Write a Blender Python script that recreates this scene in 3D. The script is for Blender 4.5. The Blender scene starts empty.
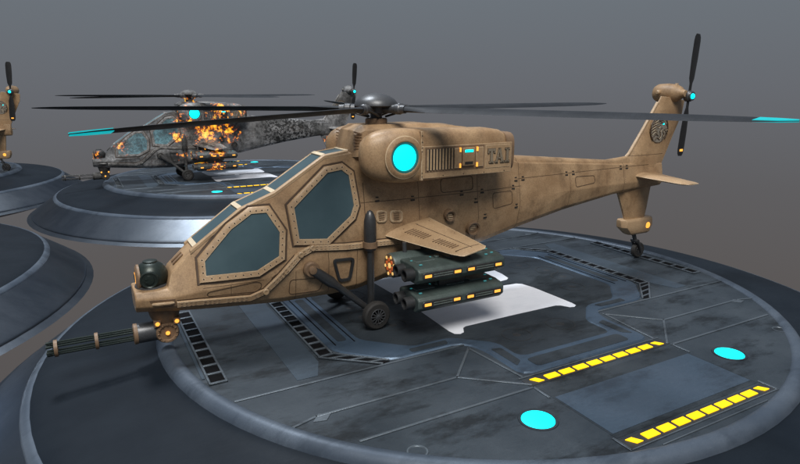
import bpy, math, random
from math import sin, cos, pi, radians, hypot
from mathutils import Vector, Matrix
random.seed(7)
SC = bpy.context.scene
COL = SC.collection

# ------------------------------------------------------------------ materials
def newmat(name):
    m = bpy.data.materials.new(name); m.use_nodes = True
    nt = m.node_tree; b = nt.nodes['Principled BSDF']
    return m, nt, b
def N(nt, t, **kw):
    n = nt.nodes.new(t)
    for k, v in kw.items(): setattr(n, k, v)
    return n
def noise(nt, co, scale, detail=6, rough=.6, sc=None):
    if sc:
        mp = N(nt, 'ShaderNodeMapping'); mp.inputs['Scale'].default_value = sc
        nt.links.new(co, mp.inputs['Vector']); co = mp.outputs[0]
    n = N(nt, 'ShaderNodeTexNoise'); n.inputs['Scale'].default_value = scale
    n.inputs['Detail'].default_value = detail; n.inputs['Roughness'].default_value = rough
    nt.links.new(co, n.inputs['Vector']); return n.outputs['Fac']
def ramp(nt, fac, stops):
    r = N(nt, 'ShaderNodeValToRGB'); el = r.color_ramp.elements
    while len(el) > 1: el.remove(el[-1])
    el[0].position = stops[0][0]; el[0].color = (*stops[0][1], 1)
    for p, c in stops[1:]:
        e = el.new(p); e.color = (*c, 1)
    nt.links.new(fac, r.inputs[0]); return r.outputs[0]
def g(v): return (v, v, v)
def mix(nt, fac, a, b, mode='MIX'):
    m = N(nt, 'ShaderNodeMix'); m.data_type = 'RGBA'; m.blend_type = mode
    if isinstance(fac, float): m.inputs[0].default_value = fac
    else: nt.links.new(fac, m.inputs[0])
    for s, i in ((a, 6), (b, 7)):
        if isinstance(s, tuple): m.inputs[i].default_value = (*s, 1)
        else: nt.links.new(s, m.inputs[i])
    return m.outputs[2]
def math_(nt, op, a, b=None, clamp=False):
    m = N(nt, 'ShaderNodeMath'); m.operation = op; m.use_clamp = clamp
    for i, s in enumerate((a, b)):
        if s is None: continue
        if isinstance(s, (int, float)): m.inputs[i].default_value = s
        else: nt.links.new(s, m.inputs[i])
    return m.outputs[0]
def coords(nt): return N(nt, 'ShaderNodeTexCoord').outputs['Object']
def bump(nt, b, h, strength=.3, dist=.01):
    bp = N(nt, 'ShaderNodeBump'); bp.inputs['Strength'].default_value = strength
    bp.inputs['Distance'].default_value = dist
    nt.links.new(h, bp.inputs['Height']); nt.links.new(bp.outputs[0], b.inputs['Normal'])

def worn(name, c1, c2, grime=(.05, .04, .03), rough=(.4, .6), metal=0., gs=.55, scale=2.2, scratch=None, seams=None, bst=.25, wear=None):
    """weathered paint or metal: broad tone change, streaky grime, fine chips"""
    m, nt, b = newmat(name); co = coords(nt)
    col = mix(nt, ramp(nt, noise(nt, co, scale, 5, .55), [(.3, g(0)), (.7, g(1))]), c1, c2)
    st = noise(nt, co, 2.6, 10, .7, (1., 1., .85))
    col = mix(nt, ramp(nt, st, [(gs - .03, g(0)), (gs + .26, g(.8))]), col, grime)
    fine = noise(nt, co, 46, 4, .7)
    col = mix(nt, ramp(nt, fine, [(.35, g(.32)), (.6, g(0))]), col, grime)
    if scratch:
        sn = noise(nt, co, 21, 10, .8, (1, 2.6, 1))
        col = mix(nt, ramp(nt, sn, [(.64, g(0)), (.72, g(.7))]), col, scratch)
    if wear:  # pale edges: paint wear plus edge highlights put into the colour
        bv = N(nt, 'ShaderNodeBevel'); bv.samples = 4; bv.inputs['Radius'].default_value = .022
        ge = N(nt, 'ShaderNodeNewGeometry'); dp = N(nt, 'ShaderNodeVectorMath'); dp.operation = 'DOT_PRODUCT'
        nt.links.new(bv.outputs[0], dp.inputs[0]); nt.links.new(ge.outputs['Normal'], dp.inputs[1])
        ed = math_(nt, 'SUBTRACT', 1., dp.outputs['Value'])
        ed = math_(nt, 'MULTIPLY', ed, ramp(nt, noise(nt, co, 9, 6, .7), [(.4, g(.15)), (.6, g(1.))]))
        col = mix(nt, ramp(nt, ed, [(.015, g(0)), (.12, g(.75))]), col, wear)
    h = math_(nt, 'MULTIPLY', fine, .4)
    if seams:
        s = N(nt, 'ShaderNodeSeparateXYZ'); nt.links.new(co, s.inputs[0])
        acc = None
        for axis, val, lo, hi, w in seams:
            d = math_(nt, 'ABSOLUTE', math_(nt, 'SUBTRACT', s.outputs[axis], val))
            k = math_(nt, 'LESS_THAN', d, w)
            o = 2 if axis == 0 else 0
            k = math_(nt, 'MULTIPLY', k, math_(nt, 'GREATER_THAN', s.outputs[o], lo))
            k = math_(nt, 'MULTIPLY', k, math_(nt, 'LESS_THAN', s.outputs[o], hi))
            acc = k if acc is None else math_(nt, 'MAXIMUM', acc, k)
        col = mix(nt, math_(nt, 'MULTIPLY', acc, .8), col, (grime[0]*.6, grime[1]*.6, grime[2]*.6))
        h = math_(nt, 'SUBTRACT', h, acc)
    nt.links.new(col, b.inputs['Base Color'])
    rr = N(nt, 'ShaderNodeMapRange'); nt.links.new(st, rr.inputs[0])
    rr.inputs[1].default_value = .3; rr.inputs[2].default_value = .7
    rr.inputs[3].default_value = rough[0]; rr.inputs[4].default_value = rough[1]
    nt.links.new(rr.outputs[0], b.inputs['Roughness'])
    b.inputs['Metallic'].default_value = metal
    bump(nt, b, h, bst, .008)
    return m
def glow(name, c, s):
    m, nt, b = newmat(name)
    co = coords(nt); f = noise(nt, co, 9, 3)
    nt.links.new(ramp(nt, f, [(.3, tuple(x*.85 for x in c)), (.7, c)]), b.inputs['Emission Color'])
    b.inputs['Base Color'].default_value = (c[0]*.4, c[1]*.4, c[2]*.4, 1)
    b.inputs['Emission Strength'].default_value = s
    return m

M = {}
HS = [(2, 2.06, -2.42, 1.0, .006), (0, -2.36, .9, 2.38, .007), (0, -1.35, 1.3, 2.4, .005),
      (0, -.1, 1.0, 2.4, .005), (0, .95, 1.0, 2.6, .006), (2, 2.2, .9, 4.9, .006), (0, 2.35, 1.3, 2.2, .005), (0, 4.05, 1.5, 2.3, .006),
      (2, 2.42, 4.3, 5.4, .006), (2, 1.04, -5.0, -4.1, .005), (0, -4.6, .83, 1.04, .005), (0, -3.6, .6, 1.1, .005), (0, -3.05, .6, 1.35, .005), (0, -2.55, .6, 1.35, .005)]
M['sand'] = worn('sand_paint', (.285, .175, .09), (.47, .315, .178), (.06, .032, .015), (.36, .6), gs=.535, seams=HS, scratch=(.55, .43, .28), wear=(.66, .52, .34))
M['sand_light'] = worn('sand_trim', (.33, .215, .118), (.47, .325, .192), (.13, .075, .04), (.35, .55), gs=.57, scratch=(.65, .54, .38), wear=(.72, .6, .42))
M['sand_dark'] = worn('sand_recess', (.17, .105, .06), (.25, .16, .095), (.06, .04, .025), (.45, .65))
M['cream'] = worn('cream_trim', (.62, .52, .36), (.72, .62, .46), (.3, .2, .12), (.4, .6), gs=.64)
M['dark'] = worn('dark_recess', (.018, .016, .014), (.03, .027, .024), (.01, .01, .01), (.5, .8))
M['emblem'] = worn('emblem_metal', (.30, .26, .21), (.40, .36, .30), (.08, .06, .045), (.35, .5), .4, scratch=(.4, .36, .3))
M['letter'] = worn('letter_metal', (.26, .21, .15), (.36, .3, .22), (.1, .08, .05), (.35, .5), .3, scratch=(.5, .45, .36))
M['gasket'] = worn('brown_groove', (.06, .036, .02), (.09, .055, .032), (.025, .015, .01), (.45, .65))
M['gun'] = worn('gunmetal', (.05, .052, .055), (.085, .088, .092), (.03, .026, .022), (.3, .5), .55, scratch=(.2, .2, .2))
M['steel'] = worn('grey_steel', (.08, .084, .09), (.13, .135, .145), (.04, .034, .03), (.35, .5), .6, scratch=(.3, .3, .32))
M['rotor'] = worn('rotor_grey', (.020, .023, .028), (.034, .038, .045), (.012, .012, .012), (.5, .65), .1, gs=.6)
M['rotor'].node_tree.nodes['Principled BSDF'].inputs['Specular IOR Level'].default_value = .15
M['black'] = worn('black_blade', (.012, .012, .013), (.025, .025, .026), (.008, .008, .008), (.35, .5), .1)
M['green'] = worn('green_black_metal', (.05, .072, .068), (.09, .12, .112), (.024, .028, .026), (.38, .55), .2, scratch=(.24, .29, .27), wear=(.3, .36, .34))
M['sensor'] = worn('sensor_green', (.018, .028, .025), (.032, .045, .04), (.01, .012, .011), (.25, .42), .4, scratch=(.12, .15, .14))
M['rubber'] = worn('rubber', (.010, .010, .010), (.020, .019, .018), (.035, .03, .026), (.6, .85), gs=.62)
def glassmat():
    m, nt, b = newmat('teal_glass'); co = coords(nt)
    f = noise(nt, co, 2.5, 4)
    nt.links.new(ramp(nt, f, [(.3, (.046, .080, .096)), (.7, (.060, .100, .118))]), b.inputs['Base Color'])
    b.inputs['Roughness'].default_value = .42
    b.inputs['Specular IOR Level'].default_value = .25
    return m
M['glass'] = glassmat()
M['cyan'] = glow('cyan_lamp', (.0, .85, .92), 2.6)
M['teal'] = glow('teal_ring', (.01, .14, .14), .6)
M['tipcyan'] = glow('tip_cyan', (.0, .42, .46), 1.)
M['amber'] = glow('amber_lamp', (1., .42, .06), 1.5)
M['red'] = glow('red_lamp', (.7, .14, .03), .45)
M['paleyellow'] = glow('pale_yellow_lamp', (1., .62, .2), .8)
M['yellow'] = glow('yellow_strip_light', (1., .57, .0), 1.6)

def deckmat(name, c1, c2, stain, rough, metal, seam=False, scr=(.2, .22, .24), amount=.8, spec=.5):
    m, nt, b = newmat(name); co = coords(nt)
    col = mix(nt, ramp(nt, noise(nt, co, .9, 5, .55), [(.35, g(0)), (.65, g(1))]), c1, c2)
    big = noise(nt, co, .75, 10, .68, (1, 2.2, 1))
    col = mix(nt, ramp(nt, big, [(.50, g(0)), (.62, g(amount))]), col, stain)
    sc = noise(nt, co, 8, 12, .8, (1, 3, 1))
    col = mix(nt, ramp(nt, sc, [(.6, g(0)), (.75, g(.45))]), col, scr)
    fi = noise(nt, co, 60, 4, .8)
    col = mix(nt, ramp(nt, fi, [(.3, g(.3)), (.55, g(0))]), col, stain)
    nt.links.new(col, b.inputs['Base Color'])
    rr = N(nt, 'ShaderNodeMapRange'); nt.links.new(sc, rr.inputs[0])
    rr.inputs[1].default_value = .3; rr.inputs[2].default_value = .7
    rr.inputs[3].default_value = rough[0]; rr.inputs[4].default_value = rough[1]
    nt.links.new(rr.outputs[0], b.inputs['Roughness'])
    b.inputs['Metallic'].default_value = metal; b.inputs['Specular IOR Level'].default_value = spec
    bump(nt, b, math_(nt, 'ADD', math_(nt, 'MULTIPLY', fi, .3), sc), .15, .01)
    return m
M['deck'] = deckmat('deck_plate', (.027, .037, .048), (.050, .063, .077), (.006, .008, .010), (.38, .62), .2, scr=(.17, .20, .22), spec=.35)
M['pad'] = deckmat('pad_plate', (.022, .030, .039), (.040, .050, .060), (.006, .009, .011), (.38, .6), .2, scr=(.14, .16, .19), spec=.35)
M['band'] = deckmat('blue_band', (.06, .098, .148), (.08, .12, .175), (.03, .042, .06), (.32, .5), .5, amount=.6)
M['lane'] = deckmat('blue_lane', (.055, .085, .122), (.07, .10, .14), (.03, .042, .06), (.36, .55), .45, amount=.6)
M['patch'] = deckmat('pale_plate', (.050, .072, .098), (.064, .088, .115), (.03, .04, .05), (.38, .55), .45, amount=.5)
M['shell'] = deckmat('platform_shell', (.007, .011, .017), (.011, .016, .023), (.005, .008, .012), (.5, .62), .0, scr=(.026, .034, .045), amount=.3, spec=.12)
M['skirt'] = deckmat('platform_skirt', (.14, .16, .185), (.18, .20, .225), (.09, .105, .125), (.34, .42), 1., scr=(.24, .26, .285), amount=.3)
M['skirt'].node_tree.nodes['Principled BSDF'].inputs['Specular Tint'].default_value = (.4, .42, .46, 1)
M['rim'] = deckmat('platform_rim', (.06, .08, .11), (.10, .125, .16), (.03, .042, .06), (.42, .56), .3, scr=(.25, .29, .34), amount=.6, spec=.35)
M['seam'] = deckmat('seam_metal', (.12, .145, .17), (.16, .19, .22), (.05, .06, .07), (.3, .5), .6)
M['hole'] = deckmat('vent_void', (.003, .003, .004), (.005, .005, .006), (.002, .002, .002), (.85, .95), 0, scr=(.004, .004, .004))  # near-black colour stands in for the shade inside openings
M['hole'].node_tree.nodes['Principled BSDF'].inputs['Specular IOR Level'].default_value = .1
M['white'] = deckmat('white_marking', (.74, .77, .84), (.84, .86, .92), (.6, .63, .7), (.3, .45), .0, scr=(.9, .9, .93), amount=.4)
M['soot'] = deckmat('scuff_mark', (.03, .033, .037), (.04, .044, .05), (.02, .02, .02), (.45, .6), .3)

# burnt versions: charred, speckled, glowing where the embers sit (object space spots)
SPOTS = [((-5.72, -.12, 1.22), .3), ((-1.9, -.1, 3.25), .42), ((-2.3, -.7, 2.6), .55), ((-1.3, -.5, 2.1), .85), ((-.55, -.5, 2.0), .6), ((-1.9, -1.3, 1.0), .36), ((-1.2, -1.7, 1.15), .42), ((-1.3, -1.7, .65), .42),
         ((-4.75, -.45, 1.5), .34), ((-5.5, 0, .35), .22), ((4.9, -.1, 1.0), .8), ((-.9, -.9, 2.95), .5), ((-.1, -.9, 2.9), .4), ((-2.6, -.5, 1.9), .35), ((-2.5, -.5, 1.1), .25)]
def burntmat(name, c1, c2, gain=1., speck=True, rough=.6):
    m, nt, b = newmat(name); co = coords(nt)
    col = mix(nt, ramp(nt, noise(nt, co, 1.4, 6, .6), [(.38, g(0)), (.62, g(1))]), c1, c2)
    fine = noise(nt, co, 15, 8, .75)
    if speck:
        sep = N(nt, 'ShaderNodeSeparateXYZ'); nt.links.new(co, sep.inputs[0])
        a = ramp(nt, math_(nt, 'ADD', math_(nt, 'MULTIPLY', sep.outputs[0], .1), .5), [(.0, g(.5)), (.5, g(.35)), (.6, g(.2)), (.63, g(1)), (.83, g(1)), (.9, g(.4))])
        sp = ramp(nt, noise(nt, co, 9, 8, .72), [(.485, g(0)), (.51, g(1))])
        col = mix(nt, math_(nt, 'MULTIPLY', a, sp), col, (.008, .008, .008))
        ash = ramp(nt, fine, [(.58, g(0)), (.66, g(.5))])
        col = mix(nt, ash, col, (.3, .29, .28))
    nt.links.new(col, b.inputs['Base Color'])
    b.inputs['Roughness'].default_value = rough
    acc = None
    for p, r in SPOTS:
        vd = N(nt, 'ShaderNodeVectorMath'); vd.operation = 'DISTANCE'
        nt.links.new(co, vd.inputs[0]); vd.inputs[1].default_value = p
        k = math_(nt, 'SUBTRACT', 1., math_(nt, 'DIVIDE', vd.outputs['Value'], r * 1.25), True)
        acc = k if acc is None else math_(nt, 'MAXIMUM', acc, k)
    n = noise(nt, co, 3.6, 9, .7)
    hot = math_(nt, 'MULTIPLY', math_(nt, 'ADD', math_(nt, 'MULTIPLY', acc, .9), math_(nt, 'MULTIPLY', math_(nt, 'SUBTRACT', n, .54), 5.)), ramp(nt, acc, [(0, g(0)), (.12, g(1))]))
    cr = ramp(nt, hot, [(.38, (0, 0, 0)), (.46, (.25, .02, .001)), (.56, (.8, .16, .004)), (.66, (1., .42, .008)), (.85, (1., .62, .02)), (1., (1., .72, .06))])
    nt.links.new(cr, b.inputs['Emission Color']); b.inputs['Emission Strength'].default_value = 1.05 * gain
    bump(nt, b, fine, .6, .02)
    return m
BURNT = {}
for k_, a_, b_ in (('sand', (.05, .05, .05), (.3, .3, .305)), ('sand_light', (.12, .115, .11), (.3, .29, .28)), ('sand_dark', (.03, .028, .026), (.07, .065, .06)),
                   ('cream', (.2, .19, .18), (.42, .41, .4)), ('sensor', (.03, .03, .03), (.07, .07, .07)), ('gun', (.04, .04, .04), (.1, .1, .1)), ('green', (.04, .05, .05), (.1, .11, .11)), ('steel', (.08, .08, .08), (.2, .2, .2))):
    BURNT[M[k_].name] = burntmat('charred_' + k_, a_, b_, 1. if k_ != 'steel' else 0.)
BURNT[M['glass'].name] = burntmat('cracked_glass', (.03, .06, .075), (.16, .34, .4), 1., True, .3)

# ------------------------------------------------------------------ mesh builder
class MB:
    def __init__(s): s.v = []; s.f = []; s.mi = []; s.cur = 0; s.ch = []
    def add(s, vs, fs):
        s.ch.append((list(vs), list(fs)))
        o = len(s.v); s.v += [tuple(v) for v in vs]; s.f += [tuple(i + o for i in f) for f in fs]; s.mi += [s.cur] * len(fs); return s
    def box(s, c, d, rot=None):
        hx, hy, hz = d[0]/2, d[1]/2, d[2]/2
        vs = [Vector((x*hx, y*hy, z*hz)) for x in (-1, 1) for y in (-1, 1) for z in (-1, 1)]
        if rot is not None: vs = [rot @ v for v in vs]
        vs = [v + Vector(c) for v in vs]
        return s.add(vs, [(0, 1, 3, 2), (4, 6, 7, 5), (0, 4, 5, 1), (2, 3, 7, 6), (0, 2, 6, 4), (1, 5, 7, 3)])
    def loft(s, rings, caps=True, closed=True):
        n = len(rings[0]); vs = [p for r in rings for p in r]; fs = []
        for i in range(len(rings)-1):
            for j in range(n if closed else n-1):
                k = (j+1) % n
                fs.append((i*n+j, i*n+k, (i+1)*n+k, (i+1)*n+j))
        if caps: fs += [tuple(reversed(range(n))), tuple((len(rings)-1)*n + j for j in range(n))]
        return s.add(vs, fs)
    def tube(s, pts, r, seg=12, caps=True):
        pts = [Vector(p) for p in pts]
        rr = r if isinstance(r, (list, tuple)) else [r]*len(pts)
        rings = []
        for i, p in enumerate(pts):
            d = (pts[min(i+1, len(pts)-1)] - pts[max(i-1, 0)]).normalized()
            u = d.cross(Vector((0, 0, 1)) if abs(d.z) < .95 else Vector((1, 0, 0))).normalized(); w = d.cross(u)
            rings.append([p + (u*cos(2*pi*k/seg) + w*sin(2*pi*k/seg))*rr[i] for k in range(seg)])
        return s.loft(rings, caps)
    def lathe(s, c, axis, prof, seg=24, caps=True):
        """prof: list of (distance along axis, radius)"""
        a = Vector(axis).normalized(); u = a.cross(Vector((0, 0, 1)) if abs(a.z) < .95 else Vector((1, 0, 0))).normalized(); w = a.cross(u); c = Vector(c)
        return s.loft([[c + a*h + (u*cos(2*pi*k/seg) + w*sin(2*pi*k/seg))*max(r, 1e-4) for k in range(seg)] for h, r in prof], caps)
    def prism(s, poly, fn, a, b):
        """poly in 2d, fn(p, t) -> 3d"""
        n = len(poly)
        return s.add([fn(p, a) for p in poly] + [fn(p, b) for p in poly],
                     [tuple(range(n)), tuple(reversed(range(n, 2*n)))] + [(i, (i+1) % n + 0, (i+1) % n + n, i+n) for i in range(n)])
    def build(s, name, mats, parent=None, bevel=0, seg=2, angle=35, label=None):
        me = bpy.data.meshes.new(name); me.from_pydata(s.v, [], s.f)
        import bmesh
        bm = bmesh.new(); bm.from_mesh(me); bmesh.ops.recalc_face_normals(bm, faces=bm.faces); bm.to_mesh(me); bm.free()
        if not isinstance(mats, (list, tuple)): mats = [mats]
        for m in mats: me.materials.append(m)
        for p, i in zip(me.polygons, s.mi): p.material_index = i; p.use_smooth = True
        me.set_sharp_from_angle(angle=radians(angle))
        o = bpy.data.objects.new(name, me); COL.objects.link(o)
        if parent: o.parent = parent
        if bevel:
            b = o.modifiers.new('bevel', 'BEVEL'); b.width = bevel; b.segments = seg; b.limit_method = 'ANGLE'; b.angle_limit = radians(22)
            b.harden_normals = False
        if label: o['label'] = label
        return o
def each(mb, name, mats, parent, bevel=0, per=1, **k):
    """every added piece becomes a part of its own"""
    out = []
    for i in range(0, len(mb.ch), per):
        m = MB()
        for vs, fs in mb.ch[i:i+per]: m.add(vs, fs)
        out.append(m.build(name, mats, parent, bevel, **k))
    return out
def empty(name, loc=(0, 0, 0)):
    o = bpy.data.objects.new(name, None); COL.objects.link(o); o.location = loc; o.empty_display_size = .5; return o
def tag(o, label, cat, group=None):
    o['label'] = label; o['category'] = cat
    if group: o['group'] = group
def copy_tree(o, remap=None, parent=None, skip=()):
    if remap and o.name.startswith('tip_light'): return
    c = o.copy(); COL.objects.link(c)
    if parent: c.parent = parent
    if remap and o.type == 'MESH':
        for i, s in enumerate(c.material_slots):
            k = o.material_slots[i].material.name
            if k in remap: s.link = 'OBJECT'; s.material = remap[k]
    for ch in list(o.children): copy_tree(ch, remap, c)
    return c
X, Y, Z = Vector((1, 0, 0)), Vector((0, 1, 0)), Vector((0, 0, 1))
def offset(poly, d):
    n = len(poly); out = []
    area = sum(poly[i][0]*poly[(i+1) % n][1] - poly[(i+1) % n][0]*poly[i][1] for i in range(n)); sg = 1 if area > 0 else -1
    for i in range(n):
        a, b, c = Vector(poly[i-1]), Vector(poly[i]), Vector(poly[(i+1) % n])
        e1 = (b-a).normalized(); e2 = (c-b).normalized()
        n1 = Vector((e1.y, -e1.x))*sg; n2 = Vector((e2.y, -e2.x))*sg
        k = n1 + n2; q = b + k*(d*2/max(k.dot(k), .6)); out.append((q.x, q.y))
    return out
def subdiv(poly, L):
    out = []
    for i, p in enumerate(poly):
        q = poly[(i+1) % len(poly)]; n = max(1, int(math.ceil(hypot(q[0]-p[0], q[1]-p[1])/L)))
        for k in range(n): out.append((p[0]+(q[0]-p[0])*k/n, p[1]+(q[1]-p[1])*k/n))
    return out
def resamp(poly, n_per):
    out = []
    for i, p in enumerate(poly):
        q = poly[(i+1) % len(poly)]
        for k in range(n_per): out.append((p[0]+(q[0]-p[0])*k/n_per, p[1]+(q[1]-p[1])*k/n_per))
    return out
def chamfer(poly, d):
    out = []
    for i, b in enumerate(poly):
        a = Vector(poly[i-1]); c = Vector(poly[(i+1) % len(poly)]); b = Vector(b)
        p = b + (a-b).normalized()*min(d, (a-b).length*.4); q = b + (c-b).normalized()*min(d, (c-b).length*.4)
        m = (p + q + b*1.2)/3.2
        out += [tuple(p), tuple(m), tuple(q)]
    return out

# ------------------------------------------------------------------ helicopter
ST = [(-5.90,(.20,.74),(.30,.84),(.32,.95),(.27,1.05)),(-5.45,(.26,.70),(.37,.80),(.40,.95),(.33,1.06)),(-5.38,(.27,.69),(.38,.79),(.42,.95),(.25,1.28)),
      (-5.0,(.30,.66),(.43,.76),(.50,1.0),(.27,1.63)),(-4.33,(.33,.61),(.46,.72),(.53,1.05),(.28,2.1)),(-3.8,(.34,.57),(.47,.68),(.54,1.1),(.28,2.30)),
      (-2.97,(.35,.56),(.48,.68),(.55,1.2),(.28,2.82)),(-2.5,(.35,.57),(.48,.70),(.55,1.3),(.30,2.88)),(-1.8,(.34,.70),(.48,.85),(.55,1.35),(.36,2.95)),
      (-.8,(.28,.98),(.44,1.10),(.54,1.5),(.38,2.9)),(.1,(.24,1.02),(.38,1.15),(.50,1.6),(.36,2.75)),(1,(.2,1.2),(.32,1.32),(.40,1.75),(.28,2.5)),
      (2.3,(.16,1.43),(.24,1.52),(.31,1.85),(.2,2.4)),(3.8,(.12,1.62),(.17,1.68),(.2,1.85),(.12,2.28)),(5.4,(.06,1.7),(.1,1.76),(.12,1.86),(.06,2.2))]
def sect(x):
    x = min(max(x, -5.9), 5.4)
    for a, b in zip(ST, ST[1:]):
        if a[0] <= x <= b[0]:
            t = (x-a[0])/(b[0]-a[0]); return [(p[0]*(1-t)+q[0]*t, p[1]*(1-t)+q[1]*t) for p, q in zip(a[1:], b[1:])]
def sy(x, z):
    P = sect(x)
    if z < P[0][1]: return P[0][0]
    for p, q in zip(P, P[1:]):
        if p[1] <= z <= q[1]: t = (z-p[1])/(q[1]-p[1]); return p[0]*(1-t)+q[0]*t
    return P[-1][0]
WIN1 = [(-4.92, 1.42), (-4.93, 1.22), (-4.2, 1.21), (-3.85, 1.38), (-3.8, 1.73), (-3.97, 2.04), (-4.19, 2.04), (-4.5, 1.84)]
WIN2 = [(-3.53, 2.08), (-3.5, 1.60), (-3.06, 1.56), (-2.63, 1.88), (-2.56, 2.04), (-2.61, 2.52), (-2.72, 2.61), (-2.95, 2.58)]
TRUNK = [(-5.36, .835), (-5.05, .83), (-4.32, .775), (-4.09, .85), (-3.51, 1.36), (-3.31, 1.44), (-2.76, 1.39), (-1.76, 1.37)]

def wheel(parent, c, r, w, side):
    tyre = MB().lathe(Vector(c) - Y*w/2, Y, [(0, r*.55), (0, r*.86), (w*.14, r*.965), (w*.3, r), (w*.7, r), (w*.86, r*.965), (w, r*.86), (w, r*.55)], 32)
    for k in range(2): tyre.lathe(Vector(c) - Y*w/2 + Y*(w*(.36+.2*k)), Y, [(0, r*1.0), (.004, r*1.012), (w*.07, r*1.012), (w*.07+.004, r)], 32)
    t = tyre.build('tyre', M['rubber'], parent, .006)
    rim = MB(); o = Vector(c)
    rim.lathe(o - Y*(w*.5), Y, [(0, r*.5), (-.004, r*.56), (w*.1, r*.56), (w*.1, r*.45)], 28)
    for sgn in (-1, 1):
        base = o + Y*(sgn*w*.5)
        rim.lathe(base, Y*sgn, [(-.02, r*.55), (.0, r*.55), (.006, r*.5), (-.012, r*.46), (-.02, r*.1)], 28)
        rim.lathe(base, Y*sgn, [(-.02, r*.2), (.012, r*.17), (.02, r*.08)], 16)
        for k in range(12):
            a = 2*pi*k/12
            d = Vector((cos(a), 0, sin(a)))
            R = Matrix.Rotation(-a, 3, 'Y')
            rim.box(base + d*r*.34 + Y*sgn*.004, (r*.36, .022, r*.07), R)
    rim.build('rim', M['steel'], parent, 0)
    return t

def make_heli():
    H = empty('attack_helicopter')
    P = lambda mb, name, mat, par=H, bevel=0, **k: mb.build(name, mat, par, bevel, **k)
    # fuselage
    mb = MB(); rings = []
    for s in ST:
        x, b, c, d, t = s
        mid = ((d[0]+t[0])/2, (d[1]+t[1])/2)
        half = [(0, b[1]-.015), b, c, d, mid, t, (0, t[1]+.012)]
        ring = [Vector((x, y, z)) for y, z in half] + [Vector((x, -y, z)) for y, z in half[-2:0:-1]]
        rings.append(ring)
    mb.loft(rings)
    fus = P(mb, 'fuselage', M['sand'], bevel=.03, seg=3, angle=50)
    # boom spine
    mb = MB(); rings = []
    for x, w, z in ((.2, .25, 2.76), (1.0, .20, 2.60), (2.3, .14, 2.48), (3.6, .085, 2.36), (4.3, .06, 2.41)):
        rings.append([Vector((x, y, zz)) for y, zz in ((-w*1.25, z-.16), (-w, z-.03), (-w*.5, z+.012), (w*.5, z+.012), (w, z-.03), (w*1.25, z-.16))])
    P(mb.loft(rings), 'boom_spine', M['sand'], bevel=.02)
    # nose plate under the sensor and recessed grab
    mb = MB()
    for s in (-1, 1):
        pts = [(-5.7, .80), (-5.72, .94), (-5.38, .93), (-5.36, .80)]
        mb.prism(pts, lambda p, t, s=s: Vector((p[0], s*(sy(*p)+t), p[1])), -.02, .006)
    nr = each(mb, 'grab_recess', M['sand_dark'], H, .004)
    mb = MB()
    for s in (-1, 1):
        mb.tube([(-5.68, s*(sy(-5.68, .87)+.0), .87), (-5.62, s*(sy(-5.62, .87)+.025), .872), (-5.46, s*(sy(-5.46, .87)+.025), .87), (-5.4, s*(sy(-5.4, .87)), .868)], [.02, .026, .026, .02], 8)
    
    for o_, v_ in zip(nr, mb.ch):
        m_ = MB(); m_.add(*v_); P(m_, 'grab_bar', M['sand_light'], o_)
    # nose panels
    mb = MB()
    for yy in (-.07, .07):
        a = Vector((-5.33, yy, 1.345)); d = Vector((.38, 0, .34)).normalized()
        mb.box(a + d*.1 + Vector((0, 0, .012)), (.2, .055, .02), Matrix.Rotation(-.73, 3, 'Y'))
    each(mb, 'nose_louvre', M['sand_dark'], H, .005)
    # side windows
    for s in (-1, 1):
        for wp in (WIN1, WIN2):
            base = resamp(wp, 4)
            def on(p, off, s=s): return Vector((p[0], s*(sy(*p)+off), p[1]))
            fr = MB(); rings = []
            for d, off in ((0, .018), (.006, .042), (.085, .046), (.10, .03), (.104, -.02)):
                rings.append([on(p, off) for p in resamp(offset(wp, d), 4)])
            fr.loft(rings, caps=False)
            fr.cur = 1
            for p in subdiv(offset(wp, .045), .125):
                fr.lathe(on(p, .043), (0, s, 0), [(-.004, .013), (.004, .012), (.009, .006)], 8)
            wf = P(fr, 'window_frame', [M['sand_light'], M['gasket']], angle=50)
            gl = MB(); cx = sum(p[0] for p in wp)/len(wp); cz = sum(p[1] for p in wp)/len(wp)
            rings = [[on((cx+(p[0]-cx)*q, cz+(p[1]-cz)*q), .026) for p in base] for q in (1.01, .7, .4, .05)]
            gl.loft(rings, caps=False); n = len(base); gl.add(rings[-1], [tuple(range(n))])
            P(gl, 'pane', M['glass'], wf, angle=60)
            gv = MB(); rings = []
            for d, off in ((.100, .0), (.104, .012), (.128, .012), (.134, -.006)):
                rings.append([on(p, off) for p in resamp(offset(wp, d), 4)])
            P(gv.loft(rings, caps=False), 'frame_gasket', M['gasket'], wf)
    # roof windows between cream bars
    TP = [(-5.02, 1.61), (-4.33, 2.105), (-3.8, 2.305), (-2.97, 2.825), (-2.56, 2.88)]
    def tz(x):
        for a, b in zip(TP, TP[1:]):
            if a[0] <= x <= b[0] + 1e-6: return a[1]+(b[1]-a[1])*(x-a[0])/(b[0]-a[0])
        return TP[0][1] + (x-TP[0][0])*.72 if x < TP[0][0] else TP[-1][1]
    for (a, b), m in zip(zip(TP, TP[1:]), (0, 0, 0, 0)):
        x0, x1 = a[0]+.035, b[0]-.035
        f = MB()
        f.box(((x0+x1)/2, 0, (tz(x0)+tz(x1))/2 + .012), (hypot(x1-x0, tz(x1)-tz(x0)), .42, .024), Matrix.Rotation(-math.atan2(tz(x1)-tz(x0), x1-x0), 3, 'Y'))
        P(f, 'roof_pane', M['glass'], bevel=.003)
    bars = MB()
    for x, z in TP:
        an = math.atan2(tz(x+.02)-tz(x-.02), .04)
        bars.box((x, 0, z+.02), (.075, .46, .034), Matrix.Rotation(-an, 3, 'Y'))
    each(bars, 'canopy_bar', M['cream'], H, .006)
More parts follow.
